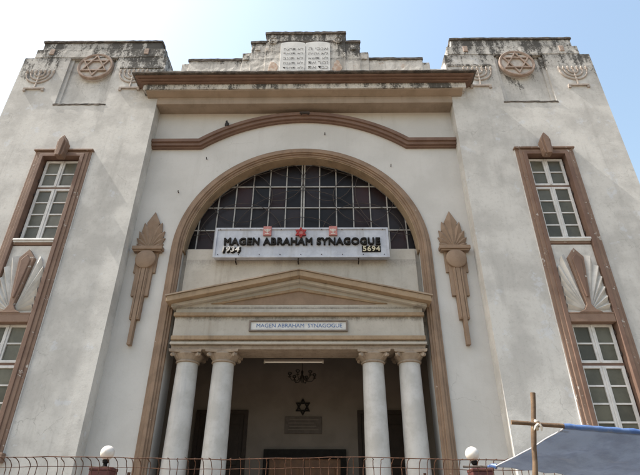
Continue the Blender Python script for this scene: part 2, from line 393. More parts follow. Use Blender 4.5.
for i in range(-6, 7):
    x = i * CW
    if i == 0:
        for dx in (-.03, .03): MB().box(dx - .017, dx + .017, 0, .04, 0, chord(0) - 7.24).build('mullion', 'muntin', LUN)
    else: MB().box(x - .013, x + .013, .003, .045, 0, chord(x) - 7.24).build('mullion', 'muntin', LUN)
for z in zs[1:-1]:
    hx = math.sqrt(RA * RA - (z - ZC) ** 2) - .01
    MB().box(-hx, hx, .008, .04, z - 7.24 - .014, z - 7.24 + .014).build('glazing_bar', 'muntin', LUN)
MB().box(-2.66, 2.66, -.02, .05, 0, .035).build('bottom_rail', 'muntin', LUN)
gr = MB()                                        # wrought iron grille in front of the glass
def iron_arc(cx, cz, r, a0, a1):
    p = [(x, -.04, z - 7.24) for x, z in arc(cx, cz, r, a0, a1, 28) if x * x + (z - ZC) ** 2 < (RA - .02) ** 2 and z > 7.25]
    if len(p) > 1: gr.tube(p, .008, 6)
iron_arc(0, 7.2, 1.75, 0, 180); iron_arc(0, 7.0, 1.15, 0, 180); iron_arc(0, 10.6, 1.3, 200, 340)
for sg in (-1, 1):
    iron_arc(sg * 1.45, 7.55, 1.0, 0, 180); iron_arc(sg * .62, 9.25, .62, 0, 360); iron_arc(sg * 2.55, 8.9, 1.25, 150, 290); iron_arc(sg * 1.5, 8.75, .75, 0, 360)
    gr.tube([(sg * 2.1, -.03, .25), (sg * 2.35, -.03, .62)], .009, 6)
gr.build('iron_grille', 'iron', LUN, smooth=True)

# arched moulding above
def mould(o1, o2):
    zf0, zf1 = 10.07, 10.37; xk = 2.72; rise = 11.27 - zf1; r = (xk * xk + rise * rise) / (2 * rise); cz = 11.27 - r
    a = math.degrees(math.asin(xk / r)); res = []
    for off in (o1, o2):
        z = zf0 + off * .3; rr = r - .3 + off * .3
        cc = cz
        # kink where the straight run meets the arc
        xx = math.sqrt(max(rr * rr - (z - cc) ** 2, 0))
        aa = math.degrees(math.asin(xx / rr))
        res.append([(-3.9, z)] + arc(0, cc, rr, 90 + aa, 90 - aa, 40) + [(3.9, z)])
    return res
AM = empty('arched_moulding', (0, 0, 0), SYN)
for nm, a, b, y0, y1 in (('lower_band', 0, 1, -.07, .02), ('middle_band', .16, .86, -.13, -.05), ('top_bead', .45, .78, -.175, -.11)):
    i, u = mould(a, b); MB().strip(i, u, y0, y1).build(nm, 'brown', AM, bevel=.01)

# main cornice, stacked courses
CO = empty('cornice', (0, 0, 11.31), SYN)
def course(name, m, h, y, z0, z1, **k):
    MB().box(-h, h, y, .1, z0 - 11.31, z1 - 11.31).build(name, m, CO, **k)
course('soffit_course', 'cornice_beige', 3.898, -.372, 11.315, 11.545, bevel=.006)
MB().prism([(0, .235), (-.385, .235), (-.555, .30), (-.555, .33), (0, .33)], -4.16, 4.16).build('cove_course', 'cornice_beige', CO)
course('weathered_course', 'cornice_weathered', 4.25, -.585, 11.64, 11.815, bevel=.008, jitter=.004, cut=.16)
course('fillet', 'brown', 4.30, -.65, 11.815, 11.85, bevel=.006)
course('fillet', 'brown', 4.37, -.72, 11.855, 11.895, bevel=.006)
course('fillet', 'brown', 4.44, -.79, 11.90, 11.945, bevel=.006)
course('capping', 'cornice_top', 4.50, -.86, 11.95, 11.995, jitter=.007, cut=.15)

# stepped parapet
PA = empty('parapet', (0, 0, 12.0), SYN)
for k, (h, z, y) in enumerate(((1.14, 14.17, -.34), (1.554, 13.81, -.315), (1.79, 13.38, -.29), (3.29, 13.15, -.265), (3.49, 13.0, -.24), (3.89, 12.76, -.215))):
    MB().box(-h, h, y, .25, 0, z - 12).build('step_block', 'parapet', PA, bevel=.012, jitter=.009, cut=.17)
for h, z in ((1.17, 14.17), (1.575, 13.81), (3.31, 13.15)):
    MB().box(-h, h, -.375 if h < 1.3 else (-.345 if h < 2 else -.285), .26, z - 12 - .075, z - 12 + .012).build('coping', 'cornice_top', PA, jitter=.01, cut=.14)
for sg in (-1, 1):
    for x, z, y in ((1.36, 13.52, -.315), (1.67, 13.15, -.29)):
        MB().box(sg * x - .075, sg * x + .075, y - .03, y + .02, z - 12 - .09, z - 12 + .09).build('square_boss', 'parapet', PA, bevel=.012)
    MB().lathe([(.0, .05), (.05, .05), (.06, .03), (.09, .03), (.1, .05), (.12, .05), (.13, .0)], 20, (sg * .93, -.34, 1.80), 'Y').build('rosette', 'parapet', PA, smooth=True)
    fig = MB()                                    # crumbling relief beside the tablets
    rf = random.Random(5 + sg)
    n = 18; fig.slab([(sg * (.90 + .13 * math.cos(2 * math.pi * k / n) * rf.uniform(.7, 1.2)), .68 + .30 * math.sin(2 * math.pi * k / n) * rf.uniform(.75, 1.1)) for k in range(n)], -.358, -.33)
    fig.build('worn_relief', 'lion', PA, bevel=.01)
TB = MB().slab([(-.70, .35), (.70, .35), (.70, 1.58)] + [(.35 + .35 * math.cos(R(a)), 1.62 + .09 * math.sin(R(a))) for a in range(8, 173, 12)] + [(0, 1.585)] + [(-.35 + .35 * math.cos(R(a)), 1.62 + .09 * math.sin(R(a))) for a in range(8, 173, 12)] + [(-.70, 1.58)], -.40, -.33).build('stone_tablets', 'tablet', PA, bevel=.012)
heb_r = ['אנכי ה', 'לא יהיה', 'לא תשא', 'זכור את', 'כבד את']
heb_l = ['לא תרצח', 'לא תנאף', 'לא תגנב', 'לא תענה', 'לא תחמד']
for lines, xr in ((heb_r, .64), (heb_l, -.06)):
    for k, t in enumerate(lines):
        z = 1.40 - k * .19
        text('engraved_line', t[::-1], 'engrave', TB, xr - .55, xr, z - .052, z + .052, -.40, .004, -.004)
MB().box(-.008, .008, -.404, -.39, .4, 1.5).build('groove', 'engrave', TB)

# towers ------------------------------------------------------------
WX0, WX1 = 5.44, 6.37                            # slot that holds the windows and the sunburst panel
XC = .5 * (WX0 + WX1)
def hexagram(r, wd, y0, y1, c=(0, 0)):
    mb = MB()
    for ph in (90, -90):
        o = [(c[0] + r * math.cos(R(ph + 120 * k)), c[1] + r * math.sin(R(ph + 120 * k))) for k in range(4)]
        i = [(c[0] + (r - 2 * wd) * math.cos(R(ph + 120 * k)), c[1] + (r - 2 * wd) * math.sin(R(ph + 120 * k))) for k in range(4)]
        dy = .004 if ph > 0 else 0
        mb.strip(i, o, y0 - dy, y1)
    return mb
def sunburst(parent, sg):
    """plaster fan with a brown kite in its middle; parent sits at the foot of the panel"""
    yb = T - .02
    MB().box(-.455, .455, yb, yb + .25, 0, 1.60).build('panel', 'ray', parent)
    H = 1.50
    tips = [(.20, 1.36, .35, 1.12), (.35, 1.12, .425, .88), (.425, .86, .425, .63), (.425, .61, .425, .42), (.425, .40, .425, .23), (.425, .215, .425, .07)]
    for s2 in (-1, 1):
        for k, (ax, az, bx, bz) in enumerate(tips):
            x0, z0 = .03, .05
            cx_, cz_ = (ax - x0, az - z0), (bx - x0, bz - z0)
            tx, tz = (ax + bx) / 2 + .03 * (k < 2), (az + bz) / 2 + .035
            p = [(x0, yb - .012, z0), (ax, yb - .002, az), (tx, yb - .09, tz), (bx, yb - .002, bz + .012)]
            vs = [(s2 * a, b, c) for a, b, c in p] + [(s2 * a, yb + .02, c) for a, b, c in p]
            MB()._add(vs, [(0, 1, 2), (0, 2, 3), (1, 5, 6, 2), (2, 6, 7, 3), (0, 4, 5, 1), (0, 3, 7, 4), (4, 7, 6, 5)]).build('ray', 'ray', parent)
    kite = [(-.24, .0), (.24, .0), (.11, .06), (.045, .17), (.165, 1.26), (.0, 1.47), (-.165, 1.26), (-.045, .17), (-.11, .06)]
    MB().slab(kite, yb - .09, yb + .02).build('kite', 'brown_worn', parent, bevel=.006)
    k2 = [(.025, .32), (.105, 1.20), (.0, 1.34), (-.105, 1.20), (-.025, .32)]
    MB().slab(k2, yb - .115, yb - .08).build('kite_centre', 'brown', parent, bevel=.02)
def sash(parent, mz0, mz1, rows):
    """two casement leaves with rows of panes between heights mz0 and mz1 (relative to the window)"""
    hw = .425; y = 0
    fr = MB()
    fr.plate(-hw, hw, mz0, mz1, [(-hw + .065, -.06, mz0 + .055, mz1 - .055), (.06, hw - .065, mz0 + .055, mz1 - .055)], y, y + .05)
    fr.box(-.018, .018, y - .018, y + .002, mz0 + .01, mz1 - .01)
    fr.build('sash', 'white', parent, bevel=.006)
    ph = (mz1 - mz0 - .11) / rows
    for s2 in (-1, 1):
        a, b = (.06, hw - .065) if s2 > 0 else (-hw + .065, -.06)
        for r_ in range(rows):
            z = mz0 + .055 + r_ * ph
            MB().box(-(b - a) / 2 - .004, (b - a) / 2 + .004, -.003, .003, -ph / 2 - .004, ph / 2 + .004).build('pane', 'pane', parent, loc=((a + b) / 2, .034, z + ph / 2)).rotation_euler = (R(random.uniform(-2.2, 1.2)), 0, R(random.uniform(-2.5, 2.5)))
            if r_: MB().box(a - .003, b + .003, y + .012, y + .04, z - .016, z + .016).build('glazing_bar', 'white', parent)
        for z in (mz0 + .18, mz1 - .18): MB().box(s2 * (hw + .004) - .012, s2 * (hw + .004) + .012, y - .02, y + .01, z - .04, z + .04).build('hinge', 'iron', parent)
def window(sg, z0):
    """z0 = foot of the lower sash"""
    wd = empty('window', (sg * XC, T + .06, z0), SYN)
    sash(wd, 0, 1.43, 4); sash(wd, 1.48, 2.27, 2)
    MB().box(-.44, .44, .01, .05, 1.432, 1.478).build('transom', 'brown', wd)
    return wd
def menorah(parent, cx, cz, s):
    mb = MB(); Y = T - .012
    def arm(r):
        p = [(cx + x * s, Y, cz + z * s) for x, z in arc(0, .0, r, 180, 360, 16)]
        mb.tube(p, .026 * s / .9, 6)
        for q in (-1, 1): mb.tube([(cx + q * r * s, Y, cz), (cx + q * r * s, Y, cz + .05 * s)], [.03, .045], 6)
    for r in (.14, .27, .40): arm(r)
    mb.tube([(cx, Y, cz + .05 * s), (cx, Y, cz - .62 * s)], .026 * s / .9, 6)
    mb.tube([(cx, Y, cz + .0 * s), (cx, Y, cz + .06 * s)], [.03, .05], 6)
    mb.box(cx - .30 * s, cx + .30 * s, Y - .035, Y + .035, cz - .67 * s, cz - .62 * s)
    for q in (-1, 1): mb.box(cx + q * .27 * s - .035, cx + q * .27 * s + .035, Y - .03, Y + .03, cz - .74 * s, cz - .66 * s)
    for q in range(-3, 4): mb.lathe([(.004, .17 * s), (.028, .12 * s), (.02, .05 * s)], 6, (cx + q * .134 * s, Y, cz))
    mb.build('menorah_relief', 'relief', parent)
for sg in (-1, 1):
    def fx(mb): return mb if sg > 0 else mb.mirror()
    TW = empty('tower', (sg * 5.92, T, 0), SYN)
    def part(mb, name, m, **k):
        mb = fx(mb); mb.v = [(x - sg * 5.92, y - T, z) for x, y, z in mb.v]
        return mb.build(name, m, TW, **k)
    slot = (WX0, WX1, 2.70, 9.56)
    body = MB()
    body.plate(3.9, 7.94, 0, 13.16, [slot, (5.27, 6.63, 11.37, 13.14)], T, T + .055)
    body.plate(3.9, 7.94, 0, 13.16, [slot, (5.36, 6.54, 11.40, 13.12)], T + .055, T + .30)
    body.box(3.9, 7.94, T + .30, 4.5, 0, 13.16)
    part(body, 'tower_wall', 'tower')
    part(MB().box(5.352, 6.548, T + .105, T + .31, 11.39, 13.13), 'recessed_panel', 'tower')
    part(MB().box(5.25, 6.66, T - .012, T + .05, 11.315, 11.366), 'panel_ledge', 'cornice_top', jitter=.012, cut=.12)
    part(MB().box(4.0, 7.68, T - .012, 3.2, 13.165, 13.50), 'parapet_block', 'tower', bevel=.015, jitter=.008, cut=.2)
    part(MB().box(4.15, 7.565, T + .02, 3.0, 13.505, 13.80), 'parapet_block', 'tower', bevel=.015, jitter=.009, cut=.2)
    part(MB().box(4.13, 7.59, T - .015, 3.05, 13.80, 13.865), 'coping', 'cornice_top', jitter=.01, cut=.15)
    part(MB().box(3.94, 5.15, T - .02, T + .06, 12.70, 12.76), 'string_course', 'cornice_weathered', jitter=.006, cut=.14)
    for xb in (4.52, 7.22): part(MB().box(xb - .065, xb + .065, T - .035, T + .02, 13.27, 13.49), 'square_boss', 'stone_dark', bevel=.012)
    md = MB().lathe([(.0, .0), (.41, .0), (.425, .02), (.445, .03), (.475, .03), (.49, .015), (.495, -.17)], 40, (0, 0, 12.80), 'Y')
    md.v = [(x - sg * .06, y, z) for x, y, z in md.v]
    md.build('star_medallion', 'stone_pink', TW, smooth=True)
    st = hexagram(.42, .038, -.05, .01, (-sg * .06, 12.80)); st.build('star', 'stone_dark', TW, bevel=.004)
    ring = MB().lathe([(.41, -.01), (.422, .025), (.442, .037), (.478, .037), (.495, .018), (.498, -.05)], 40, (-sg * .06, 0, 12.80), 'Y')
    ring.f = ring.f[:-2]; ring.build('medallion_rim', 'stone_dark', TW, smooth=True)
    for cx in (7.33, 4.73):
        mn = MB(); menorah(TW, sg * cx - sg * 5.92, 12.52, .92)
    for ch in TW.children:
        if ch.name.startswith('menorah'): ch.location = (0, -T, 0)
    # window bay: one brown surround around two windows and a sunburst
    FR = empty('window_surround', (sg * XC, T, 2.6), SYN)
    def U(a, top, b=None):
        return [(-a, 0), (-a, top - 2.6), (a, top - 2.6), (a, 0)]
    MB().strip(U(.475, 9.56), U(.70, 9.72), -.05, .01).build('outer_frame', 'brown_worn', FR, bevel=.008)
    MB().strip(U(.47, 9.54), U(.635, 9.665), -.075, -.04).build('middle_frame', 'brown_worn', FR, bevel=.01)
    MB().strip(U(.455, 9.52), U(.55, 9.60), -.10, .30).build('inner_frame', 'brown', FR, bevel=.01)
    MB().box(-.73, .73, -.105, .0, 9.70 - 2.6, 9.745 - 2.6).build('head_fillet', 'brown_worn', FR, bevel=.006)
    MB().box(-sg * .706 - .005, -sg * .706 + .005, -.03, .01, 0, 9.72 - 2.6).build('edge_strip', 'white', FR)  # bare white edge on the right tower; painted-in sunlit line on the left
    for zc_, tk, yy in ((7.075, .055, -.05), (5.33, .20, -.09)):
        MB().box(-.452, .452, yy, .2, zc_ - tk / 2 - 2.6, zc_ + tk / 2 - 2.6).build('cross_rail', 'brown_worn', FR, bevel=.012)
    MB().box(-.45, .45, -.098, .1, 5.40 - 2.6, 5.435 - 2.6).build('ledge', 'brown_worn', FR, bevel=.01)
    MB().box(-.46, .46, -.105, .1, 7.135 - 2.6, 7.185 - 2.6).build('sill', 'white', FR, bevel=.01)
    MB().box(-.452, .452, -.085, .1, 7.10 - 2.6, 7.132 - 2.6).build('sill_moulding', 'white', FR, bevel=.008)
    MB().box(-.75, .75, -.12, .1, 2.62 - 2.6, 2.78 - 2.6).build('sill', 'brown_worn', FR, bevel=.01)
    key = MB().slab([(-.085, 0), (.085, 0), (.115, .12), (.105, .16), (.12, .42), (.065, .52), (.03, .60), (0, .64), (-.03, .60), (-.065, .52), (-.12, .42), (-.105, .16), (-.115, .12)], -.25, -.06)
    key.slab([(-.045, -.03), (.045, -.03), (.07, .45), (0, .56), (-.07, .45)], -.30, -.24)
    key.build('keystone', 'brown_worn', FR, bevel=.012, loc=(0, 0, 9.43 - 2.6))
    window(sg, 7.21); window(sg, 2.96)
    SB = empty('sunburst_panel', (sg * XC, 0, 5.43), SYN); sunburst(SB, sg)
    # brown torch ornament on the central wall
    TO = empty('torch_ornament', (sg * 3.46, 0, 4.87), SYN)
    def petal(ang, ln, wd, y):
        c_, s_ = math.cos(R(ang)), math.sin(R(ang))
        pr = [(0, 0), (wd * .35, ln * .3), (wd, ln * .68), (0, ln), (-wd, ln * .68), (-wd * .35, ln * .3)]
        pts = [(px_ * c_ + pz_ * s_, 2.29 - px_ * s_ + pz_ * c_) for px_, pz_ in pr]
        yf = y
        vs = [(a, yf + .022, b) for a, b in pts] + [(a, .01, b) for a, b in pts]
        mid = len(vs); vs += [(pts[0][0] * .5 + pts[3][0] * .5 + 0, yf - .005, pts[0][1] * .5 + pts[3][1] * .5)]
        rg = len(vs); vs += [(pts[0][0] * .25 + pts[3][0] * .75, yf - .012, pts[0][1] * .25 + pts[3][1] * .75)]
        fs = [(0, 1, mid), (1, 2, rg, mid), (2, 3, rg), (3, 4, rg), (4, 5, mid, rg), (5, 0, mid)] + [(i, (i + 1) % 6, 6 + (i + 1) % 6, 6 + i) for i in range(6)]
        MB()._add(vs, fs).build('petal', 'torch', TO)
    for a, ln, wd, y in ((72, .33, .075, -.05), (52, .42, .085, -.058), (34, .53, .09, -.066), (17, .70, .10, -.074)):
        petal(a, ln, wd, y); petal(-a, ln, wd, y - .002)
    petal(0, .96, .15, -.085)
    MB().box(-.345, .345, -.16, .01, 2.20, 2.29).build('bar', 'torch', TO, bevel=.012)
    MB().box(-.315, .315, -.13, .01, 2.165, 2.198).build('bar', 'torch', TO, bevel=.008)
    MB().lathe([(.0, .145), (.20, .145), (.225, .13), (.228, 0)], 32, (0, 0, 1.965), 'Y').build('disc', 'torch', TO, smooth=True)
    for hw_, zb, zt, y in ((.245, 1.655, 2.17, -.05), (.185, 1.09, 2.1, -.075), (.105, .555, 2.0, -.10), (.04, 0, 1.9, -.12)):
        MB().box(-hw_, hw_, y, .01, zb, zt).build('shaft', 'torch', TO, bevel=.008)
    for dx in (-.07, .07): MB().box(dx - .015, dx + .015, -.115, -.085, .58, 1.9).build('rib', 'torch', TO, bevel=.005)

# entrance portico -----------------------------------------------------------
MB().box(-2.85, 2.85, -.9, .6, .0, .60).build('plinth', 'paving', SYN, bevel=.015)
for k in range(3): MB().box(-2.6 + 0 * k, 2.6, -1.25 - .35 * k, -.9 - .35 * k, .0, .45 - .15 * k).build('step', 'paving', SYN, bevel=.012)
MB().box(-2.85, 2.85, .6, 2.9, .0, .60).build('porch_floor', 'paving', SYN)
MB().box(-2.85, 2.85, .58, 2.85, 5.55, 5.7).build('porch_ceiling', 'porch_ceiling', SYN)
EN = empty('entablature', (0, 0, 4.77), SYN)
def eb(name, m, h, y, z0, z1, y1=.5, **k): return MB().box(-h, h, y, y1, z0 - 4.77, z1 - 4.77).build(name, m, EN, **k)
eb('architrave', 'capital', 2.575, -.10, 4.772, 4.862, .5, bevel=.008)
eb('taenia', 'ent', 2.60, -.165, 4.866, 4.915, .45, bevel=.006)
eb('frieze', 'ent', 2.575, -.14, 4.918, 5.64, .45)
eb('lower_moulding', 'tan', 2.585, -.20, 4.945, 5.035, .2, bevel=.012)
eb('upper_moulding', 'tan', 2.60, -.205, 5.455, 5.535, .2, bevel=.012)
PD = empty('pediment', (0, 0, 5.6), SYN)
MB().slab([(-2.6, .042), (2.6, .042), (2.6, .06), (0, .68), (-2.6, .06)], -.145, .3).build('gable', 'ent', PD)
for sg in (-1, 1):
    def rk(zo, th, hx):                           # one side of the raking cornice
        p = [(0, .80 + zo), (sg * hx, .80 + zo - hx * .217), (sg * hx, .80 + zo - hx * .217 - th), (0, .80 + zo - th)]
        return p
    MB().slab(rk(0, .125, 2.74), -.42, .25).build('raking_cornice', 'tan', PD, bevel=.012)
    MB().slab(rk(.03, .028, 2.77), -.445, .25).build('coping', 'cornice_beige', PD, jitter=.004, cut=.2)
    MB().slab(rk(-.127, .07, 2.66), -.27, .2).build('bed_moulding', 'ent', PD, bevel=.01)
    MB().slab([(0, .49), (sg * 1.86, .135), (sg * 1.62, .135), (0, .425)], -.19, -.12).build('tympanum_moulding', 'tan', PD, bevel=.008)
MB().slab([(-1.62, .12), (1.62, .12), (0, .43)], -.152, -.12).build('tympanum', 'torch', PD)
NP = empty('nameplate', (0, -.14, 5.13), SYN)
MB().plate(-1.015, 1.015, 0, .236, [(-.98, .98, .03, .206)], -.045, .0).build('plate_frame', 'plate_frame', NP, bevel=.005)
MB().box(-.99, .99, -.02, .0, .025, .21).build('plate', 'plate', NP)
text('lettering', 'MAGEN ABRAHAM  SYNAGOGUE', 'blue_letter', NP, -.86, .90, .085, .165, -.02, .004, .0)['kind'] = 'stuff'
# columns
for x in (-2.26, -1.525, 1.525, 2.26):
    CL = empty('column', (x, .15, .60), SYN)
    MB().lathe([(.30, .0), (.30, .08)], 4, (0, 0, 0)).build('plinth_block', 'marble', CL)
    pr = [(.29, .08), (.30, .12), (.29, .17), (.255, .19), (.25, .22)]
    for i in range(13):
        t = i / 12; pr.append((.243 - .030 * t ** 1.6, .24 + t * 3.70))
    MB().lathe(pr, 36).build('shaft', 'marble', CL, smooth=True)
    MB().lathe([(.213, 3.93), (.240, 3.94), (.243, 3.96), (.228, 3.972), (.225, 3.98), (.24, 4.01), (.275, 4.06), (.30, 4.095), (.29, 4.115)], 32).build('capital', 'capital', CL, smooth=True)
    ab = []
    for q in range(4):                            # abacus with hollow sides
        for i in range(8):
            t = -1 + 2 * i / 8; d = .325 - .055 * (1 - t * t); a = q * 90
            px_, py_ = t * .325, -d
            ab.append((px_ * math.cos(R(a)) - py_ * math.sin(R(a)), px_ * math.sin(R(a)) + py_ * math.cos(R(a))))
    n = len(ab)
    MB()._add([(a, b, 4.11) for a, b in ab] + [(a * 1.04, b * 1.04, 4.168) for a, b in ab], [tuple(range(n)), tuple(range(n, 2 * n))] + [(i, (i + 1) % n, n + (i + 1) % n, n + i) for i in range(n)]).build('abacus', 'capital', CL, bevel=.006)
    for q in range(4):
        a = R(45 + 90 * q); d = Vector((math.cos(a), math.sin(a), 0)); sd = Vector((-d.y, d.x, 0)); c = d * .365 + Vector((0, 0, 4.07))
        mb = MB().tube([c - sd * .03, c + sd * .03], .040, 12)
        mb.tube([d * .22 + Vector((0, 0, 4.02)), d * .30 + Vector((0, 0, 4.085)), d * .35 + Vector((0, 0, 4.10))], [.03, .035, .03], 6)
        mb.build('volute', 'capital', CL, smooth=True)
# porch back wall and doors
BY = 2.60
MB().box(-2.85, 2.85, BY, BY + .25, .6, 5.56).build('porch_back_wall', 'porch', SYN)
for sg in (-1, 1):
    D = empty('side_door', (sg * 1.93, BY, .6), SYN)
    MB().plate(-.62, .62, 0, 3.52, [(-.53, .53, 0, 3.43)], -.07, 0).build('door_frame', 'door_dark', D, bevel=.006)
    for s2 in (-1, 1):
        lf = MB().box(min(s2 * .005, s2 * .53), max(s2 * .005, s2 * .53), -.03, 0, .01, 3.43).build('leaf', 'door_dark', D)
        for z in (.2, 1.25, 2.3): MB().box(min(s2 * .09, s2 * .44), max(s2 * .09, s2 * .44), -.05, -.02, z, z + .9).build('panel', 'door_dark', D, bevel=.012)
D = empty('main_door', (.07, BY, .6), SYN)
MB().plate(-.95, .95, 0, 2.64, [(-.82, .82, 0, 2.44)], -.10, 0).build('door_frame', 'black', D, bevel=.006)
for s2 in (-1, 1):
    MB().box(min(s2 * .006, s2 * .82), max(s2 * .006, s2 * .82), -.04, 0, .01, 2.44).build('leaf', 'door_brown', D)
    for z in (.2, 1.3): MB().box(min(s2 * .12, s2 * .70), max(s2 * .12, s2 * .70), -.06, -.03, z, z + .95).build('panel', 'door_brown', D, bevel=.015)
    MB().lathe([(.0, .08), (.03, .07), (.03, .03), (.012, .02), (.012, 0)], 12, (s2 * .07, -.04, 1.1), 'Y').build('handle', 'brass', D, smooth=True)

# things fixed to or standing about the building --------------------------------
SG = empty('sign_board', (0, -.10, 6.886)); tag(SG, 'long white sign board with black raised letters and red star below the lunette', 'sign')
MB().box(-1.945, 1.975, 0, .16, 0, .74).build('board', 'sign', SG, bevel=.012)
MB().plate(-1.965, 1.995, -.02, .755, [(-1.915, 1.945, .03, .705)], -.022, .02).build('rim', 'sign', SG, bevel=.006)
split_letters(text('lettering', 'MAGEN ABRAHAM SYNAGOGUE', 'black', SG, -1.74, 1.80, .29, .48, 0, .045, 0, 1.12, 0, .045), 'letter')
text('year_shadow', '1934', 'black', SG, -1.745, -1.335, .085, .245, 0, .02, 0, 1.1, .15, .07)
text('year', '1934', 'year', SG, -1.765, -1.37, .115, .25, -.025, .015, 0, 1.1, .15, .02)
MB().box(1.38, 1.80, -.012, 0, .115, .275).build('year_plate', 'black', SG)
text('year', '5694', 'year2', SG, 1.40, 1.785, .13, .262, -.012, .015, 0, 1.1, 0, .02)
hs = hexagram(.145, .026, -.07, -.02); hs.build('star', 'red', SG, bevel=.004, loc=(.0, 0, .60))
MB().slab([(.06 * math.cos(R(60 * k)), .06 * math.sin(R(60 * k))) for k in range(6)], -.055, -.03).build('star_centre', 'pink', SG, loc=(0, 0, .60))
for x in (-.77, .735):
    e = MB().slab([(-.095, -.12), (.095, -.12), (.095, .12), (-.095, .12)], -.05, -.0).build('emblem', 'pink', SG, bevel=.008, loc=(x, 0, .655))
    t_ = MB()
    for r in (.025, .045, .065): t_.tube([(a, -.053, b) for a, b in arc(0, .04, r, 180, 360, 10)], .007, 5)
    t_.tube([(0, -.053, .05), (0, -.053, -.08)], .008, 5); t_.tube([(-.05, -.053, -.085), (.05, -.053, -.085)], .009, 5)
    t_.build('menorah_mark', 'year', e)
for k in range(9):
    for z in (.05, .70): MB().lathe([(.0, .012), (.011, .012), (.013, 0)], 8, (-1.85 + k * .465, -.02, z), 'Y').build('screw', 'iron', SG)
for x in (-1.45, -.05, 1.3):
    mb = MB().box(x - .012, x + .012, .05, .31, -.10, -.075); mb.box(x - .013, x + .013, .28, .302, -.22, -.03); mb.box(x - .055, x + .055, .285, .303, -.25, -.215); mb.box(x - .012, x + .012, .05, .075, -.10, .05)
    mb.build('bracket', 'iron', SG)

def porch_star():
    o = hexagram(.20, .028, BY - .05, BY, (.0, 4.20)).build('star_of_david', 'black')
    tag(o, 'dark metal six pointed star on the porch back wall above the plaque', 'star')
porch_star()
PQ = empty('plaque', (.02, BY - .03, 3.59)); tag(PQ, 'dark inscribed wall plaque on the porch back wall under the star', 'plaque')
MB().box(-.44, .44, 0, .03, 0, .385).build('slab', 'plaque_slate', PQ, bevel=.006)
for k in range(4): MB().box(-.36 + .03 * (k % 2), .36 - .05 * (k % 3), -.003, .0, .08 + k * .075, .095 + k * .075).build('inscription_line', 'porch', PQ)
TL = empty('tube_light', (-.12, .56, 4.70)); tag(TL, 'unlit white fluorescent tube light under the portico beam', 'tube light')
MB().box(-.64, .64, -.02, .02,   .028, .06).build('batten', 'porch', TL, bevel=.004)
MB().tube([(-.61, 0, .005), (.61, 0, .005)], .019, 10).build('tube', 'tube', TL, smooth=True)
for s2 in (-1, 1): MB().box(s2 * .62 - .015, s2 * .62 + .015, -.018, .018, -.02, .03).build('end_socket', 'ent', TL)
CH = empty('chandelier', (.03, 1.3, 4.56)); tag(CH, 'dark chandelier with curved arms hanging in the porch above the star', 'chandelier')
MB().tube([(0, 0, .99), (0, 0, .16)], .008, 6).build('rod', 'brass', CH)
MB().lathe([(.01, .18), (.03, .14), (.02, .08), (.05, .03), (.04, -.05), (.012, -.10), (.0, -.12)], 12).build('stem', 'brass', CH, smooth=True)
MB().lathe([(.05, 1.0), (.05, .97), (.01, .95)], 12).build('ceiling_rose', 'brass', CH)
for k in range(6):
    a = R(60 * k + 12); d = Vector((math.cos(a), math.sin(a), 0))
    am = MB().tube([d * .03 + Vector((0, 0, 0)), d * .12 + Vector((0, 0, -.07)), d * .22 + Vector((0, 0, -.06)), d * .28 + Vector((0, 0, .0))], .010, 6).build('arm', 'brass', CH, smooth=True)
    p = d * .28
    MB().lathe([(.012, 0), (.045, .015), (.012, .025), (.012, .05), (.035, .06), (.05, .10), (.03, .12)], 10, p).build('lamp_cup', 'brass', am, smooth=True)

# small light fitting on the arched moulding, pigeon beside it
FT = empty('moulding_lamp', (.02, -.19, 11.10)); tag(FT, 'small dark tube fitting fixed at the crown of the arched brown moulding', 'light')
MB().tube([(-.13, -.03, .03), (.13, -.03, .03)], .028, 10).build('barrel', 'iron', FT, smooth=True)
for s2 in (-1, 1): MB().box(s2 * .09 - .012, s2 * .09 + .012, -.03, .03, .0, .05).build('clip', 'iron', FT)
def pigeon(x, y, z, s):
    sp = [(.13, 0, .035, .006, .012), (.07, 0, .05, .022, .018), (.02, 0, .085, .045, .042), (-.02, 0, .115, .05, .052), (-.05, 0, .15, .044, .046),
          (-.065, 0, .185, .027, .03), (-.072, 0, .21, .024, .026), (-.08, 0, .232, .026, .025), (-.092, 0, .24, .018, .016), (-.112, 0, .234, .006, .005), (-.122, 0, .230, .002, .002)]
    mb = MB(); vs = []; n = 12
    for i, (a, _, c, rw, rh) in enumerate(sp):
        p0 = sp[max(i - 1, 0)]; p1 = sp[min(i + 1, len(sp) - 1)]
        t = Vector((p1[0] - p0[0], 0, p1[2] - p0[2])).normalized(); up = Vector((-t.z, 0, t.x))
        for k in range(n):
            q = 2 * math.pi * k / n; vs.append(Vector((a, 0, c)) + up * math.cos(q) * rh + Vector((0, math.sin(q) * rw, 0)))
    fs = [(i * n + k, i * n + (k + 1) % n, (i + 1) * n + (k + 1) % n, (i + 1) * n + k) for i in range(len(sp) - 1) for k in range(n)] + [tuple(range(n)), tuple(range((len(sp) - 1) * n, len(sp) * n))]
    mb._add(vs, fs)
    for q in (-1, 1):
        mb.tube([(0, q * .022, .075), (.004, q * .024, .035), (0, q * .024, .004)], [.012, .006, .005], 6)
        mb.tube([(-.03, q * .024, .004), (.014, q * .024, .004)], .004, 5)
    mb.v = [(x + b * .8 * s + a * .35 * s, y - a * s * .6, z + c * s) for a, b, c in mb.v]
    o = mb.build('pigeon', 'bird', None, smooth=True)
    tag(o, 'small dark pigeon perched on the sloping arched brown moulding', 'bird')
pigeon(-2.02, -.12, 10.68, 1.35)

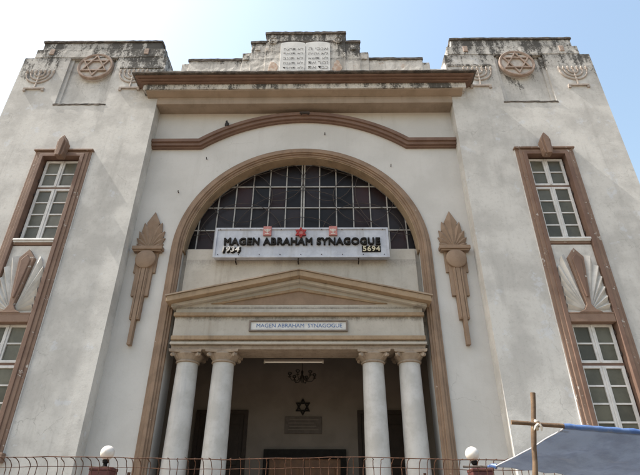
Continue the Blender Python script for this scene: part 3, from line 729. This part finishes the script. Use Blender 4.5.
# boundary: low wall, wire fence with curled top, pillars, lamps ---------------------
LW = MB().box(-9, 9, -3.95, -3.55, 0, 1.10).build('boundary_wall', 'lowwall', None, bevel=.02)
tag(LW, 'low plastered boundary wall carrying the rusty wire fence', 'wall')
FE = empty('wire_fence', (0, -3.68, 1.10)); tag(FE, 'rusty wire mesh fence with curled wire tops in front of the entrance', 'fence')
wires = []
for v in range(4):
    rv = random.Random(v); mb = MB(); b = rv.uniform(-.012, .012); h = 1.21 - .10 + rv.uniform(-.008, .008)
    p = [(0, 0, 0), (b * .5, .006, .6), (b, 0, h - .12), (b * .6, 0, h)] + [(rv.uniform(-.002, .002) * k, -.15 + .15 * math.cos(R(15 * k)), h + .10 * math.sin(R(15 * k))) for k in range(1, 7)]
    wires.append(mb.tube(p, .0046, 6).mesh('wire', M['rust'], True))
x = -5.0; rw = random.Random(2)
while x < 5.0:
    o = bpy.data.objects.new('wire', rw.choice(wires)); col.objects.link(o); o.parent = FE; o.location = (x, rw.uniform(-.004, .004), 0)
    o.rotation_euler = (0, R(rw.uniform(-1.1, 1.1)), R(rw.uniform(-9, 9)))
    x += .10 + rw.uniform(-.012, .012)
for z, y, jz in ((1.212, -.152, .006), (1.125, 0.008, .005), (.95, 0.008, .006), (.75, .008, .006), (.5, .008, .006), (.25, .008, .006), (.05, .008, .004)):
    rr_ = random.Random(int(z * 100)); MB().tube([(-5 + .2 * k, y + rr_.uniform(-.003, .003), z + rr_.uniform(-jz, jz) - .012 * math.sin(k * .37)) for k in range(51)], .0036 if z < 1.2 else .005, 6).build('rail', 'rust', FE, smooth=True)
for px_ in (-4.95, -1.7, 1.7, 4.95): MB().box(px_ - .015, px_ + .015, .012, .035, 0, 1.08).build('post', 'rust', FE)
for sg, px_, gx, tilt in ((-1, -2.265, -2.262, 0), (1, 2.52, 2.45, -8)):
    PL = empty('gate_pillar', (px_, -3.0, .05)); tag(PL, 'maroon stone pillar under the globe lamp, ' + ('clear of the tarpaulin' if sg < 0 else 'beside the tied tarpaulin corner'), 'pillar', 'pillars in the forecourt')
    MB().box(-.132, .132, -.132, .132, 0, 2.20).build('shaft', 'maroon', PL, bevel=.008)
    MB().box(-.138, .138, -.138, .138, 2.20, 2.24).build('cap', 'maroon', PL, bevel=.01)
    LP = empty('globe_lamp', (gx if sg < 0 else 2.47, -3.0, 2.29)); tag(LP, 'white globe lamp on a black neck ' + ('upright on its maroon pillar' if sg < 0 else 'leaning on its pillar beside the blue tarpaulin'), 'lamp', 'globe lamps on the pillars')
    LP.rotation_euler = (0, R(tilt), 0)
    MB().lathe([(.055, 0), (.055, .012), (.028, .02), (.024, .05), (.038, .06), (.042, .09), (.03, .10)], 16).build('neck', 'black', LP, smooth=True)
    pr = [(.088 * math.sin(R(a)), .178 - .088 * math.cos(R(a))) for a in range(18, 181, 9)]
    MB().lathe(pr, 24).build('globe', 'globe', LP, smooth=True)

# bamboo frame and tarpaulin -----------------------------------------------------------
def pole(name, a, b, r0, r1, label, nodes):
    a, b = Vector(a), Vector(b); mb = MB(); pts = []; rs = []; rp = random.Random(nodes)
    for k in range(nodes * 3 + 1):
        t = k / (nodes * 3); r = r0 + (r1 - r0) * t
        pts.append(a.lerp(b, t) + Vector((rp.uniform(-.004, .004), rp.uniform(-.004, .004), rp.uniform(-.002, .002)))); rs.append(r * (1.13 if k % 3 == 0 else 1.0))
    o = mb.tube(pts, rs, 10).build(name, 'bamboo', None, smooth=True); return tag(o, label, 'pole')
pole('bamboo_post', (2.12, -4.975, .13), (2.59, -4.975, 2.775), .026, .022, 'upright leaning bamboo pole with a crossbar lashed near its top', 7)
pole('bamboo_crossbar', (2.31, -5.03, 2.492), (4.9, -5.08, 2.295), .019, .018, 'horizontal bamboo bar lashed to the upright pole and holding the tarpaulin', 6)
pole('tie_bar', (2.16, -3.62, 2.255), (2.44, -3.80, 2.235), .012, .012, 'short dark bar in front of the pillar, tied to the tarpaulin corner', 3).data.materials[0] = M['iron']
KN = MB()
c0 = Vector((2.552, -5.0, 2.472)); rk_ = random.Random(9)
for q in range(4):
    ax = Vector((rk_.uniform(-1, 1), rk_.uniform(-.3, .3), rk_.uniform(-1, 1))).normalized(); u = ax.orthogonal().normalized(); v_ = ax.cross(u)
    KN.tube([c0 + (u * math.cos(k * .5236) + v_ * math.sin(k * .5236)) * .040 for k in range(12)], .011, 6, True)
KN.tube([c0 + Vector((0, -.045, 0)), c0 + Vector((-.03, -.055, -.02)), c0 + Vector((-.05, -.05, -.055))], [.014, .012, .005], 6)
KN.tube([c0 + Vector((.01, -.05, 0)), c0 + Vector((.025, -.055, -.03)), c0 + Vector((.02, -.05, -.06))], [.014, .011, .004], 6)
tag(KN.build('cloth_knot', 'cloth', None, smooth=True), 'pale cloth strip knotted around the crossing of the two bamboo poles', 'knot')
TP = empty('tarpaulin', (2.8, -5.05, 2.45)); tag(TP, 'blue grey plastic tarpaulin stretched from the bamboo crossbar to the fence', 'tarpaulin')
NX, NY = 44, 28; A, B_, C_, D_ = Vector((2.79, -5.03, 2.437)), Vector((4.85, -5.07, 2.28)), Vector((2.45, -3.86, 2.232)), Vector((4.85, -3.86, 1.97))
vs = []; rt = random.Random(4); off = Vector((2.8, -5.05, 2.45))
for j in range(NY + 1):
    for i in range(NX + 1):
        s_, t_ = i / NX, j / NY
        p = (A.lerp(B_, s_)).lerp(C_.lerp(D_, s_), t_)
        sag = -.05 * math.sin(math.pi * t_) * math.sin(math.pi * min(s_ * 1.6, 1)) + .016 * math.sin(s_ * 22 + t_ * 7) * math.sin(math.pi * t_) + .008 * math.sin(s_ * 61 - t_ * 9) * t_ + .009 * math.sin(s_ * 17 - t_ * 19) * math.sin(math.pi * t_)
        sag += .012 * math.sin((s_ * 3 + t_ * 2.4) * 4.0) * (1 - t_) * t_ * 4
        pull = .022 * math.sin(math.pi * t_) * (1 - s_) ** 3
        sag *= min(1, s_ * 5 + .25)
        vs.append(p + Vector((pull, 0, sag)) - off)
fs = [(j * (NX + 1) + i, j * (NX + 1) + i + 1, (j + 1) * (NX + 1) + i + 1, (j + 1) * (NX + 1) + i) for j in range(NY) for i in range(NX)]
sh = MB()._add(vs, fs).build('sheet', 'tarp', TP, smooth=True)
so = sh.modifiers.new('thick', 'SOLIDIFY'); so.thickness = .0012
pe = [Vector((2.79, -5.0393, 2.4555)).lerp(Vector((4.87, -5.0794, 2.2973)), k / 40) + Vector((0, 0, .002 * math.sin(k * 1.7))) - off for k in range(41)]
MB().tube(pe, [.0255 + .003 * math.sin(k * 2.3) for k in range(41)], 10).build('hem', 'tarp_edge', TP, smooth=True)
le = [vs[j * (NX + 1)] for j in range(NY + 1)]
MB().tube(le, .006, 6).build('side_hem', 'tarp_rope', TP, smooth=True)
MB().tube([C_ - off + Vector((.02, 0, 0)), C_ - off + Vector((-.02, .03, .012)), C_ - off + Vector((-.06, .07, .005))], [.03, .022, .01], 8).build('tied_corner', 'tarp_edge', TP, smooth=True)
